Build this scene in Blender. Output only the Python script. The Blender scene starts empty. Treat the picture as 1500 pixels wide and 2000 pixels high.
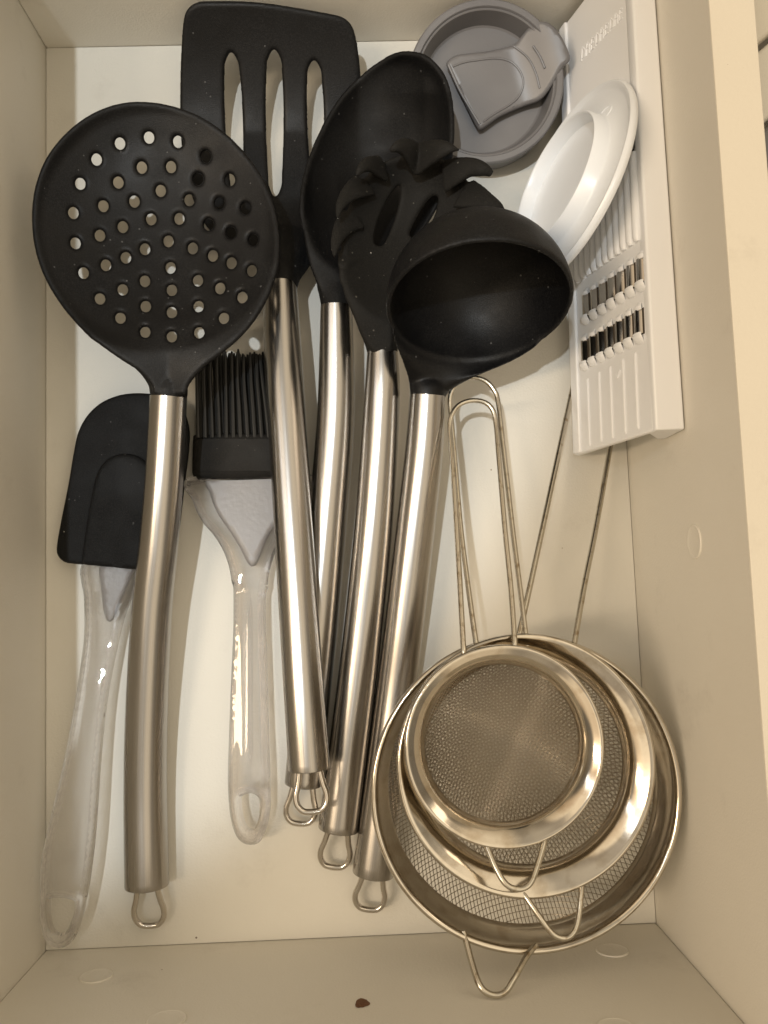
import bpy, bmesh, math, random
import numpy as np
from mathutils import Vector, Matrix, Euler
from mathutils.geometry import delaunay_2d_cdt
random.seed(7); rng = np.random.default_rng(7)
S = bpy.context.scene
COL = S.collection
R = math.radians

# ------------------------------------------------------------------ camera
CAM_LOC = Vector((.010675, -.060025, .41536))
CAM_ROT = Euler((.0925, -.0212, -.0353), 'XYZ')
cam_d = bpy.data.cameras.new('camera'); cam = bpy.data.objects.new('camera', cam_d); COL.objects.link(cam)
cam.location = CAM_LOC; cam.rotation_euler = CAM_ROT
cam_d.sensor_fit = 'VERTICAL'; cam_d.sensor_height = 24; cam_d.lens = 24 * 1700 / 2000
cam_d.clip_start = .01; cam_d.clip_end = 50
S.camera = cam

# ------------------------------------------------------------------ world (a dim warm kitchen around the drawer)
W = bpy.data.worlds.new('World'); S.world = W; W.use_nodes = True
wn = W.node_tree; wn.nodes.clear()
wo = wn.nodes.new('ShaderNodeOutputWorld'); wb = wn.nodes.new('ShaderNodeBackground')
tc = wn.nodes.new('ShaderNodeTexCoord'); sp = wn.nodes.new('ShaderNodeSeparateXYZ')
mr = wn.nodes.new('ShaderNodeMapRange'); rp = wn.nodes.new('ShaderNodeValToRGB')
wn.links.new(tc.outputs['Generated'], sp.inputs[0]); wn.links.new(sp.outputs[2], mr.inputs['Value'])
mr.inputs['From Min'].default_value = -1; mr.inputs['From Max'].default_value = 1
wn.links.new(mr.outputs[0], rp.inputs[0])
e = rp.color_ramp.elements
e[0].position = 0.0; e[0].color = (.14, .115, .08, 1)
e[1].position = 1.0; e[1].color = (1.0, .91, .76, 1)
q = e.new(.5); q.color = (.36, .30, .215, 1)
q = e.new(.72); q.color = (.62, .54, .42, 1)
# made-up darker and lighter bands from left to right, to streak the steel's reflections
ba = wn.nodes.new('ShaderNodeValToRGB'); ba.color_ramp.interpolation = 'EASE'
mrx = wn.nodes.new('ShaderNodeMapRange'); mrx.inputs['From Min'].default_value = -1; mrx.inputs['From Max'].default_value = 1
wn.links.new(sp.outputs[0], mrx.inputs['Value']); wn.links.new(mrx.outputs[0], ba.inputs[0])
be = ba.color_ramp.elements
be[0].position = 0; be[0].color = (.45, .40, .34, 1); be[1].position = 1; be[1].color = (.22, .21, .20, 1)
for p_, c_ in ((.09, (.30, .29, .28)), (.16, (1.25, 1.06, .86)), (.27, (1.45, 1.32, 1.14)), (.33, (.50, .46, .42)), (.43, (.70, .66, .60)), (.50, (.55, .52, .48)), (.60, (1.25, 1.15, 1.0)), (.74, (1.35, 1.25, 1.1)), (.84, (.42, .40, .37))):
    q = be.new(p_); q.color = (*c_, 1)
wm = wn.nodes.new('ShaderNodeMix'); wm.data_type = 'RGBA'; wm.blend_type = 'MULTIPLY'; wm.inputs[0].default_value = 1
wn.links.new(rp.outputs[0], wm.inputs[6]); wn.links.new(ba.outputs[0], wm.inputs[7])
wn.links.new(wm.outputs[2], wb.inputs[0]); wb.inputs[1].default_value = 1.08
wn.links.new(wb.outputs[0], wo.inputs[0])

# ------------------------------------------------------------------ lamps
def look(o, tgt):
    o.rotation_euler = (Vector(tgt) - o.location).to_track_quat('-Z', 'Y').to_euler()
def area(name, loc, tgt, size, sy, power, col):
    d = bpy.data.lights.new(name, 'AREA'); d.shape = 'RECTANGLE'; d.size = size; d.size_y = sy
    d.energy = power; d.color = col
    o = bpy.data.objects.new(name, d); COL.objects.link(o); o.location = loc; look(o, tgt); return o
def spot(name, loc, tgt, ang, blend, rad, power, col):
    d = bpy.data.lights.new(name, 'SPOT'); d.spot_size = R(ang); d.spot_blend = blend
    d.shadow_soft_size = rad; d.energy = power; d.color = col
    o = bpy.data.objects.new(name, d); COL.objects.link(o); o.location = loc; look(o, tgt); return o
spot('ceiling_downlight', (-.36, -.02, 2.0), (-.231, .144, 0), 21, .14, .020, 64, (.92, .975, 1.0))  # cone edge shaped to stand in for the phone's shade at lower right
area('added_highlight_strip', (-1.1, .25, 1.6), (0, 0, 0), .12, 1.2, 2.2, (.86, .93, 1.0))  # added cool strip for the highlight lines on the steel handles
area('ceiling_lamp', (-1.15, -.22, 1.75), (0, 0, 0), .14, .9, 15.5, (1.0, .79, .55))
area('far_lamp', (1.5, .6, 1.2), (0, 0, 0), .3, .9, 2.2, (1.0, .80, .58))

S.view_settings.view_transform = 'Standard'; S.view_settings.look = 'None'
S.view_settings.exposure = 0; S.view_settings.gamma = 1
S.cycles.max_bounces = 12; S.cycles.transmission_bounces = 12; S.cycles.transparent_max_bounces = 16
S.cycles.sample_clamp_indirect = 4

# ------------------------------------------------------------------ pixel of the photograph -> point of the drawer
RC = np.array(CAM_ROT.to_matrix()); C0 = np.array(CAM_LOC); F = 1700.
def ray(px, py): return RC @ np.array([(px - 750) / F, (1000 - py) / F, -1.])
def P(px, py, z):
    d = ray(px, py); return C0 + d * (z - C0[2]) / d[2]
def PL(px, py, p0, n):
    d = ray(px, py); return C0 + d * (np.dot(np.array(p0) - C0, n) / np.dot(d, n))
def SC(z): return F / (C0[2] - z)

# ------------------------------------------------------------------ materials
def mat(name, base=(.8, .8, .8), rough=.5, metal=0., **k):
    m = bpy.data.materials.new(name); m.use_nodes = True
    b = m.node_tree.nodes['Principled BSDF']
    b.inputs['Base Color'].default_value = (*base, 1); b.inputs['Roughness'].default_value = rough
    b.inputs['Metallic'].default_value = metal
    for a, v in k.items(): b.inputs[a.replace('_', ' ')].default_value = v
    return m
def nd(m, t, **k):
    n = m.node_tree.nodes.new(t)
    for a, v in k.items():
        if a in n.inputs.keys(): n.inputs[a].default_value = v
        else: setattr(n, a, v)
    return n
def lk(m, a, b): m.node_tree.links.new(a, b)
def bsdf(m): return m.node_tree.nodes['Principled BSDF']
def bump(m, scale, dist, strength=1., detail=3., coord='Object', stretch=None, prev=None):
    t = nd(m, 'ShaderNodeTexCoord'); n = nd(m, 'ShaderNodeTexNoise', Scale=scale, Detail=detail)
    src = t.outputs[coord]
    if stretch:
        mp = nd(m, 'ShaderNodeMapping'); mp.inputs['Scale'].default_value = stretch
        lk(m, src, mp.inputs[0]); src = mp.outputs[0]
    lk(m, src, n.inputs['Vector'])
    b = nd(m, 'ShaderNodeBump', Strength=strength, Distance=dist); lk(m, n.outputs[0], b.inputs['Height'])
    if prev: lk(m, prev.outputs[0], b.inputs['Normal'])
    lk(m, b.outputs[0], bsdf(m).inputs['Normal']); return b, n, src
def specks(m, base, spk, scale, thr, seed=0., rad=.12, chain=None):
    """small dots of dust or dirt: a noise field cut high"""
    t = nd(m, 'ShaderNodeTexCoord'); mp = nd(m, 'ShaderNodeMapping'); mp.inputs['Location'].default_value = (seed, seed * .7, seed * .3)
    lk(m, t.outputs['Object'], mp.inputs[0])
    v = nd(m, 'ShaderNodeTexVoronoi', Scale=scale); lk(m, mp.outputs[0], v.inputs['Vector'])
    n2 = nd(m, 'ShaderNodeTexWhiteNoise'); lk(m, v.outputs['Color'], n2.inputs['Vector'])
    # radius of each dot is random, most cells have none
    r = nd(m, 'ShaderNodeMapRange'); r.inputs['From Min'].default_value = thr; r.inputs['From Max'].default_value = 1
    r.inputs['To Min'].default_value = 0; r.inputs['To Max'].default_value = rad
    lk(m, n2.outputs['Value'], r.inputs['Value'])
    lt = nd(m, 'ShaderNodeMath', operation='LESS_THAN'); lk(m, v.outputs['Distance'], lt.inputs[0]); lk(m, r.outputs[0], lt.inputs[1])
    mx = nd(m, 'ShaderNodeMix', data_type='RGBA'); lk(m, lt.outputs[0], mx.inputs[0])
    if chain: lk(m, chain, mx.inputs[6])
    else: mx.inputs[6].default_value = (*base, 1)
    mx.inputs[7].default_value = (*spk, 1)
    lk(m, mx.outputs[2], bsdf(m).inputs['Base Color']); return mx.outputs[2]
def mottled(m, a, b, scale, lo=.35, hi=.65, detail=5):
    t = nd(m, 'ShaderNodeTexCoord'); n = nd(m, 'ShaderNodeTexNoise', Scale=scale, Detail=detail); lk(m, t.outputs['Object'], n.inputs['Vector'])
    r = nd(m, 'ShaderNodeMapRange'); r.inputs['From Min'].default_value = lo; r.inputs['From Max'].default_value = hi
    lk(m, n.outputs[0], r.inputs['Value'])
    mx = nd(m, 'ShaderNodeMix', data_type='RGBA'); lk(m, r.outputs[0], mx.inputs[0])
    mx.inputs[6].default_value = (*a, 1); mx.inputs[7].default_value = (*b, 1)
    lk(m, mx.outputs[2], bsdf(m).inputs['Base Color']); return mx.outputs[2]

M = {}
def laminate(name, a, b, seed):
    m = mat(name, a, .5); c = mottled(m, a, b, 9)
    t = nd(m, 'ShaderNodeTexCoord'); mp = nd(m, 'ShaderNodeMapping'); mp.inputs['Location'].default_value = (seed * 2.1, seed, 0); lk(m, t.outputs['Object'], mp.inputs[0])
    n = nd(m, 'ShaderNodeTexNoise', Scale=26., Detail=6., Roughness=.65); lk(m, mp.outputs[0], n.inputs['Vector'])
    r = nd(m, 'ShaderNodeMapRange'); r.inputs['From Min'].default_value = .60; r.inputs['From Max'].default_value = .78; r.inputs['To Max'].default_value = .42; lk(m, n.outputs[0], r.inputs['Value'])
    n3 = nd(m, 'ShaderNodeTexNoise', Scale=420., Detail=3.); lk(m, mp.outputs[0], n3.inputs['Vector'])
    r3 = nd(m, 'ShaderNodeMath', operation='MULTIPLY'); lk(m, r.outputs[0], r3.inputs[0]); lk(m, n3.outputs[0], r3.inputs[1])
    mx = nd(m, 'ShaderNodeMix', data_type='RGBA'); lk(m, r3.outputs[0], mx.inputs[0]); lk(m, c, mx.inputs[6]); mx.inputs[7].default_value = (.36, .32, .27, 1); c = mx.outputs[2]
    c = specks(m, a, (.34, .27, .19), 160, .965, seed, .07, chain=c)
    specks(m, a, (.12, .08, .06), 70, .985, seed + 3, .05, chain=c)
    b1, n, s = bump(m, 900, .00016, .7, 2)
    n.inputs['Roughness'].default_value = .6
    return m
M['floor'] = laminate('laminate_floor', (.71, .69, .63), (.74, .725, .67), 1.)
M['wall'] = laminate('laminate_wall', (.745, .71, .635), (.77, .74, .665), 5.)
M['edge'] = laminate('edge_banding', (.78, .735, .64), (.74, .70, .61), 9.)
M['cap'] = laminate('cap_sticker', (.745, .71, .635), (.77, .74, .665), 12.)
M['seam_shade'] = mat('dark_seam_slot_shade', (.06, .045, .03), .9)  # dark joints, and the shade painted into the grater's slots
M['chip'] = mat('bare_chipboard', (.16, .075, .035), .95); bump(M['chip'], 1500, .0006)

def silicone(name, base, rough, seed, dust=(.16, .16, .15)):
    m = mat(name, base, rough); m.node_tree.nodes['Principled BSDF'].inputs['Specular IOR Level'].default_value = .22
    t = nd(m, 'ShaderNodeTexCoord'); n = nd(m, 'ShaderNodeTexNoise', Scale=1500., Detail=2.); lk(m, t.outputs['Object'], n.inputs['Vector'])
    r = nd(m, 'ShaderNodeMapRange'); r.inputs['From Min'].default_value = .42; r.inputs['From Max'].default_value = .72; lk(m, n.outputs[0], r.inputs['Value'])
    n2 = nd(m, 'ShaderNodeTexNoise', Scale=45., Detail=4.); lk(m, t.outputs['Object'], n2.inputs['Vector'])
    r2 = nd(m, 'ShaderNodeMapRange'); r2.inputs['From Min'].default_value = .40; r2.inputs['From Max'].default_value = .70; lk(m, n2.outputs[0], r2.inputs['Value'])
    mm = nd(m, 'ShaderNodeMath', operation='MULTIPLY_ADD'); lk(m, r2.outputs[0], mm.inputs[0]); mm.inputs[1].default_value = .5; mm.inputs[2].default_value = .35
    mf = nd(m, 'ShaderNodeMath', operation='MULTIPLY'); lk(m, r.outputs[0], mf.inputs[0]); lk(m, mm.outputs[0], mf.inputs[1])
    mx = nd(m, 'ShaderNodeMix', data_type='RGBA'); lk(m, mf.outputs[0], mx.inputs[0]); mx.inputs[6].default_value = (*base, 1); mx.inputs[7].default_value = (*[q * .22 for q in dust], 1)
    rr_ = nd(m, 'ShaderNodeMapRange'); rr_.inputs['To Min'].default_value = rough - .07; rr_.inputs['To Max'].default_value = rough + .16; lk(m, r2.outputs[0], rr_.inputs['Value']); lk(m, rr_.outputs[0], bsdf(m).inputs['Roughness'])
    c = specks(m, base, dust, 520, .93, seed, .24, chain=mx.outputs[2])
    specks(m, base, (.50, .50, .47), 150, .955, seed + 2, .055, chain=c)
    bump(m, 2600, .00016, .7, 2); return m
M['nylon'] = silicone('black_nylon', (.0034, .0034, .0040), .46, 1., (.07, .07, .07))
M['nylon_dusty'] = silicone('dusty_black_silicone', (.0075, .0070, .0062), .75, 4., (.085, .08, .07))
M['nylon_spoon'] = silicone('black_nylon_matte', (.0018, .0018, .0022), .58, 8., (.05, .05, .05))
M['silicone'] = silicone('charcoal_silicone', (.0050, .0052, .0060), .62, 6., (.07, .07, .07))
M['ferrule'] = silicone('brush_collar_silicone', (.013, .0125, .012), .70, 7., (.10, .09, .08))
M['bristle'] = mat('bristle_silicone', (.012, .0118, .0112), .5)
M['grey'] = mat('grey_silicone', (.15, .147, .150), .38); mottled(M['grey'], (.162, .158, .162), (.135, .131, .136), 30)
bump(M['grey'], 2500, .00004, .5, 2)
M['white'] = mat('white_plastic', (.84, .85, .87), .34); bump(M['white'], 700, .00003, .4, 2)
specks(M['white'], (.84, .85, .87), (.30, .26, .22), 150, .98, 3., .06)
M['white_lid'] = mat('white_lid_plastic', (.78, .81, .85), .28); specks(M['white_lid'], (.78, .81, .85), (.30, .27, .24), 150, .985, 5., .06)

def steel(name, base, rough, stretch=(260, 2.2, 1), dist=.00005, aniso=.0, spots=None):
    m = mat(name, base, rough, 1.)
    t = nd(m, 'ShaderNodeTexCoord'); mp = nd(m, 'ShaderNodeMapping'); mp.inputs['Scale'].default_value = stretch
    lk(m, t.outputs['UV'], mp.inputs[0])
    n = nd(m, 'ShaderNodeTexNoise', Scale=1., Detail=3.); lk(m, mp.outputs[0], n.inputs['Vector'])
    r = nd(m, 'ShaderNodeMapRange'); r.inputs['To Min'].default_value = rough * .75; r.inputs['To Max'].default_value = rough * 1.35
    lk(m, n.outputs[0], r.inputs['Value']); lk(m, r.outputs[0], bsdf(m).inputs['Roughness'])
    b = nd(m, 'ShaderNodeBump', Strength=.35, Distance=dist); lk(m, n.outputs[0], b.inputs['Height']); lk(m, b.outputs[0], bsdf(m).inputs['Normal'])
    if spots: mottled(m, base, spots, 260, .55, .75)
    return m
M['steel'] = steel('brushed_steel', (.405, .385, .36), .24, dist=.000025)
M['wire'] = mat('steel_wire', (.58, .54, .46), .24, 1.); mottled(M['wire'], (.58, .54, .46), (.36, .29, .20), 320, .55, .72)
M['loop'] = mat('loop_steel', (.62, .58, .53), .16, 1.)
M['rim'] = mat('polished_rim_steel', (.62, .57, .49), .13, 1.); mottled(M['rim'], (.62, .57, .49), (.42, .35, .26), 120, .5, .8)
bump(M['rim'], 90, .0004, .25, 2)
M['mesh'] = mat('mesh_wire', (.47, .415, .34), .28, 1.)
M['blade'] = mat('blade_steel', (.52, .50, .47), .14, 1.)

def clear(name, tint, trans=.24):
    m = mat(name, tint, .0, 0.); b = bsdf(m)
    b.inputs['Transmission Weight'].default_value = 1; b.inputs['IOR'].default_value = 1.46
    o = m.node_tree.nodes['Material Output']
    tr = nd(m, 'ShaderNodeBsdfTransparent'); tr.inputs[0].default_value = (*tint, 1)
    mx = nd(m, 'ShaderNodeMixShader'); mx.inputs[0].default_value = trans
    lk(m, b.outputs[0], mx.inputs[1]); lk(m, tr.outputs[0], mx.inputs[2]); lk(m, mx.outputs[0], o.inputs['Surface'])
    return m
M['clear'] = clear('clear_plastic', (.94, .935, .94))
M['frost'] = mat('milky_insert', (.60, .59, .60), .28)
M['frost'].node_tree.nodes['Principled BSDF'].inputs['Transmission Weight'].default_value = .35
bump(M['frost'], 500, .0002, .4, 2)

# ------------------------------------------------------------------ objects
def link(name, me, parent=None, m=None):
    o = bpy.data.objects.new(name, me); COL.objects.link(o)
    if parent is not None: o.parent = parent; o.matrix_parent_inverse = parent.matrix_basis.inverted()
    if m: me.materials.append(m)
    return o
def mesh(name, V, Fc, m, parent=None, smooth=True, uv=None, angle=40):
    me = bpy.data.meshes.new(name); me.from_pydata([tuple(map(float, v)) for v in V], [], Fc); me.validate(); me.update()
    if smooth:
        me.shade_smooth()
        if angle: me.set_sharp_from_angle(angle=R(angle))
    if uv is not None:
        l = me.uv_layers.new(name='UVMap'); vi = np.empty(len(me.loops), dtype=np.int32); me.loops.foreach_get('vertex_index', vi)
        l.data.foreach_set('uv', np.array(uv, dtype=np.float32)[vi].ravel())
    return link(name, me, parent, m)
def thing(name, loc, label, cat, group=None):
    o = bpy.data.objects.new(name, None); COL.objects.link(o); o.location = loc; o.empty_display_size = .02
    o['label'] = label; o['category'] = cat
    if group: o['group'] = group
    return o
def join(*parts):
    V, Fc, U = [], [], []
    for p in parts:
        k = len(V); V += list(p[0]); Fc += [[i + k for i in f] for f in p[1]]
        U += list(p[2]) if len(p) > 2 and p[2] is not None else [(0, 0)] * len(p[0])
    return V, Fc, U

def cr(pts, n=8, closed=False):
    """Catmull-Rom through the points"""
    p = np.array(pts, float); N = len(p); out = []
    rngi = range(N) if closed else range(N - 1)
    for i in rngi:
        if closed: a, b, c, d = p[(i - 1) % N], p[i], p[(i + 1) % N], p[(i + 2) % N]
        else: a, b, c, d = p[max(i - 1, 0)], p[i], p[i + 1], p[min(i + 2, N - 1)]
        for k in range(n):
            t = k / n
            out.append(.5 * ((2 * b) + (-a + c) * t + (2 * a - 5 * b + 4 * c - d) * t * t + (-a + 3 * b - 3 * c + d) * t ** 3))
    if not closed: out.append(p[-1])
    return np.array(out)
def even(p, step, closed=False):
    p = np.array(p, float)
    if closed: p = np.vstack([p, p[:1]])
    s = np.r_[0, np.cumsum(np.linalg.norm(np.diff(p, axis=0), axis=1))]
    n = max(3, int(round(s[-1] / step)))
    t = np.linspace(0, s[-1], n + 1)
    q = np.stack([np.interp(t, s, p[:, k]) for k in range(p.shape[1])], 1)
    return q[:-1] if closed else q

def tube(path, rad, seg=16, closed=False, cap=True, up=(0, 0, 1), round_end=0):
    """path (n,3); rad: number, (n,) or (n,2) = across, along up"""
    p = np.array(path, float); n = len(p)
    r = np.array(rad, float)
    if r.ndim == 0: r = np.full((n, 2), float(r))
    elif r.ndim == 1: r = np.stack([r, r], 1)
    V, U, Fc = [], [], []
    L = np.r_[0, np.cumsum(np.linalg.norm(np.diff(p, axis=0), axis=1))]
    prev = None
    for i in range(n):
        if closed: t = p[(i + 1) % n] - p[(i - 1) % n]
        else: t = p[min(i + 1, n - 1)] - p[max(i - 1, 0)]
        t = t / np.linalg.norm(t)
        if prev is None:
            s = np.cross(t, up); s = s / np.linalg.norm(s)
        else:
            s = prev - t * np.dot(prev, t); s = s / np.linalg.norm(s)
        prev = s; u = np.cross(s, t)
        for k in range(seg):
            a = 2 * math.pi * k / seg
            V.append(p[i] + s * r[i, 0] * math.cos(a) + u * r[i, 1] * math.sin(a)); U.append((k / seg, L[i] * 10))
    m = n if closed else n - 1
    for i in range(m):
        for k in range(seg):
            a, b = i * seg + k, i * seg + (k + 1) % seg
            c, d = ((i + 1) % n) * seg + (k + 1) % seg, ((i + 1) % n) * seg + k
            Fc.append([a, d, c, b])
    if cap and not closed:
        Fc.append(list(range(seg))); Fc.append(list(range((n - 1) * seg, n * seg))[::-1])
    return V, Fc, U

def inside(pts, poly):
    x, y = pts[:, 0], pts[:, 1]; px_, py_ = poly[:, 0], poly[:, 1]; c = np.zeros(len(pts), bool); j = len(poly) - 1
    for i in range(len(poly)):
        hit = ((py_[i] > y) != (py_[j] > y))
        with np.errstate(divide='ignore', invalid='ignore'):
            xx = (px_[j] - px_[i]) * (y - py_[i]) / (py_[j] - py_[i]) + px_[i]
        c ^= hit & (x < xx); j = i
    return c
def dist_poly(pts, poly):
    d = np.full(len(pts), 1e9)
    for i in range(len(poly)):
        a, b = poly[i - 1], poly[i]; ab = b - a; L2 = max(ab @ ab, 1e-12)
        t = np.clip(((pts - a) @ ab) / L2, 0, 1); d = np.minimum(d, np.linalg.norm(pts - (a + t[:, None] * ab), axis=1))
    return d
def sheet(outline, holes, zf, thick, step=10, K=4, place=None):
    """a shell of even thickness with rounded edges: outline and holes in photograph pixels, zf gives the height of its upper face"""
    outline = np.array(outline, float); holes = [np.array(h, float) for h in holes]
    g = np.stack(np.meshgrid(np.arange(outline[:, 0].min(), outline[:, 0].max(), step),
                             np.arange(outline[:, 1].min(), outline[:, 1].max(), step * .87)), -1)
    g[1::2, :, 0] += step / 2; g = g.reshape(-1, 2)
    g = g[inside(g, outline)]; g = g[dist_poly(g, outline) > step * .5]
    for h in holes:
        near = dist_poly(g, h) < step * .45; g = g[~(near | inside(g, h))]
    pts = [tuple(p) for p in outline]; E = [(i, (i + 1) % len(outline)) for i in range(len(outline))]
    for h in holes:
        k = len(pts); pts += [tuple(p) for p in h]; E += [(k + i, k + (i + 1) % len(h)) for i in range(len(h))]
    pts += [tuple(p) for p in g]
    r = delaunay_2d_cdt([Vector(p) for p in pts], E, [], 0, 1e-5)
    v2 = np.array([list(v) for v in r[0]]); T = np.array([list(f) for f in r[2]])
    cen = v2[T].mean(1); ok = inside(cen, outline)
    for h in holes: ok &= ~inside(cen, h)
    T = T[ok]
    used = np.unique(T); remap = -np.ones(len(v2), int); remap[used] = np.arange(len(used)); v2 = v2[used]; T = remap[T]
    fn = place or (lambda x, y: P(x, y, zf(x, y)))
    V = np.array([fn(x, y) for x, y in v2])
    fnrm = np.cross(V[T[:, 1]] - V[T[:, 0]], V[T[:, 2]] - V[T[:, 0]])
    # wind every face towards the camera
    vd = V[T].mean(1) - C0; flip = (fnrm * vd).sum(1) > 0
    T[flip] = T[flip][:, ::-1]; fnrm[flip] *= -1
    N = np.zeros_like(V)
    for k in range(3): np.add.at(N, T[:, k], fnrm)
    N /= np.maximum(np.linalg.norm(N, axis=1, keepdims=True), 1e-12)
    cnt = {}
    for f in T:
        for k in range(3):
            a, b = f[k], f[(k + 1) % 3]; cnt[(a, b)] = 1
    bord = [(a, b) for (a, b) in cnt if (b, a) not in cnt]
    out = {}
    for a, b in bord:
        d = V[b] - V[a]
        for i in (a, b):
            o = np.cross(d, N[i]); l = np.linalg.norm(o)
            if l > 0: out[i] = out.get(i, 0) + o / l
    n = len(V); rr = thick / 2
    for i, o in out.items(): V[i] = V[i] - o / max(np.linalg.norm(o), 1e-9) * rr * .75
    AV = [*V, *(V - N * thick)]; AF = [list(f) for f in T] + [[f[2] + n, f[1] + n, f[0] + n] for f in T]
    ring = {}
    for i, o in out.items():
        o = o / max(np.linalg.norm(o), 1e-9); ids = [i]
        for k in range(1, K):
            ph = math.pi * k / K; ids.append(len(AV)); AV.append(V[i] - N[i] * (rr - rr * math.cos(ph)) + o * rr * math.sin(ph))
        ids.append(i + n); ring[i] = ids
    for a, b in bord:
        A, B = ring[a], ring[b]
        for k in range(K): AF.append([B[k], A[k], A[k + 1], B[k + 1]])
    return AV, AF, None

def circle(cx, cy, rx, ry, n=14, rot=0):
    return [(cx + rx * math.cos(t) * math.cos(rot) - ry * math.sin(t) * math.sin(rot), cy + rx * math.cos(t) * math.sin(rot) + ry * math.sin(t) * math.cos(rot))
            for t in (2 * math.pi * k / n for k in range(n))]
def lathe(prof, c, ax_n, ax_u, seg=96, closed_prof=False):
    """prof: (radius, height along ax_n)"""
    c, n_, u = map(np.array, (c, ax_n, ax_u)); n_ = n_ / np.linalg.norm(n_); u = u - n_ * np.dot(u, n_); u = u / np.linalg.norm(u); v = np.cross(n_, u)
    V, Fc, U = [], [], []; m = len(prof)
    for k in range(seg):
        a = 2 * math.pi * k / seg; d = u * math.cos(a) + v * math.sin(a)
        for j, (r, h) in enumerate(prof): V.append(c + d * r + n_ * h); U.append((j / m, k / seg * 3))
    for k in range(seg):
        k2 = (k + 1) % seg
        for j in range(m if closed_prof else m - 1):
            j2 = (j + 1) % m
            Fc.append([k * m + j, k2 * m + j, k2 * m + j2, k * m + j2])
    return V, Fc, U
def box(c, a, b, h):
    """a,b,h half-vectors"""
    c, a, b, h = map(np.array, (c, a, b, h)); V = [c + i * a + j * b + k * h for i in (-1, 1) for j in (-1, 1) for k in (-1, 1)]
    return V, [[0, 1, 3, 2], [4, 6, 7, 5], [0, 4, 5, 1], [2, 3, 7, 6], [0, 2, 6, 4], [1, 5, 7, 3]], None
def bevel(o, w, seg=2):
    md = o.modifiers.new('bevel', 'BEVEL'); md.width = w; md.segments = seg; md.limit_method = 'ANGLE'; md.angle_limit = R(35)
    md.harden_normals = False

# ------------------------------------------------------------------ the drawer
HX, HY, HZ, TH = .14, .2168, .1255, .016
def structure(name, part, m, label=None, bev=None, parent=None):
    o = mesh(name, part[0], part[1], m, parent, smooth=True, angle=35)
    if parent is None: o['kind'] = 'structure'
    if bev: bevel(o, bev)
    return o
fl = structure('drawer_floor', box((0, 0, -.004), (HX - .0003, 0, 0), (0, HY - .0003, 0), (0, 0, .004)), M['floor'])
under = structure('cabinet_base', box((.05, 0, -.030), (.40, 0, 0), (0, .5, 0), (0, 0, .010)), M['seam_shade'])
wl = structure('drawer_wall_left', box((-HX - TH / 2, 0, HZ / 2 - .006), (TH / 2, 0, 0), (0, HY + TH, 0), (0, 0, HZ / 2 + .006)), M['wall'], bev=.0004)
wr = structure('drawer_wall_right', box((HX + TH / 2, 0, HZ / 2 - .006), (TH / 2, 0, 0), (0, HY + TH, 0), (0, 0, HZ / 2 + .006)), M['wall'], bev=.0004)
wb_ = structure('drawer_wall_back', box((0, HY + TH / 2, HZ / 2 - .006), (HX - .0002, 0, 0), (0, TH / 2, 0), (0, 0, HZ / 2 + .006)), M['wall'], bev=.0004)
wf = structure('drawer_wall_front', box((0, -HY - TH / 2, HZ / 2 - .006), (HX - .0002, 0, 0), (0, TH / 2, 0), (0, 0, HZ / 2 + .006)), M['wall'], bev=.0004)
# pale edge banding on the top of each board
for w, c, a, b in ((wl, (-HX - TH / 2, 0, HZ + .0004), (TH / 2 + .0002, 0, 0), (0, HY + TH, 0)), (wr, (HX + TH / 2, 0, HZ + .0004), (TH / 2 + .0002, 0, 0), (0, HY + TH, 0)),
                   (wb_, (0, HY + TH / 2, HZ + .0004), (HX - .0006, 0, 0), (0, TH / 2, 0)), (wf, (0, -HY - TH / 2, HZ + .0004), (HX - .0006, 0, 0), (0, TH / 2, 0))):
    structure('edge_banding', box(c, a, b, (0, 0, .0004)), M['edge'], parent=w, bev=.0003)
# round covers over the screw holes: a shallow dished disc with a raised lip
def cap_disc(px, py, plane_p, n, u, parent, r=.0066):
    c = PL(px, py, plane_p, np.array(n, float))
    prof = [(0.00001, .00040), (r * .80, .00040), (r * .90, .0005), (r * .94, .0006), (r * .99, .00055), (r * 1.02, .0003), (r * 1.02, -.0002)]
    V, Fc, U = lathe(prof, c, n, u, 48)
    mesh('screw_cover', V, Fc, M['cap'], parent, angle=60)
for (x, y, rr) in ((188, 1907, .0068), (1196, 1857, .0068), (326, 1992, .0072), (1204, 2008, .0068)):
    cap_disc(x, y, (0, -HY, 0), (0, 1, 0), (1, 0, 0), wf, rr)
cap_disc(1357, 1058, (HX, 0, 0), (-1, 0, 0), (0, 1, 0), wr, .0068)
cc = PL(707, 1960, (0, -HY, 0), np.array([0, 1., 0]))
V, Fc = [cc + np.array([0, .0004, 0])], []
for k in range(22):
    a = 2 * math.pi * k / 22; r_ = (1 + .10 * math.sin(3 * a + 1) + .16 * rng.random())
    V.append(cc + np.array([.0026 * r_ * math.cos(a), .00015, .0034 * r_ * math.sin(a)]))
for k in range(22): Fc.append([0, 1 + k, 1 + (k + 1) % 22])
mesh('chipped_screw_hole', V, Fc, M['chip'], wf)
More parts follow.
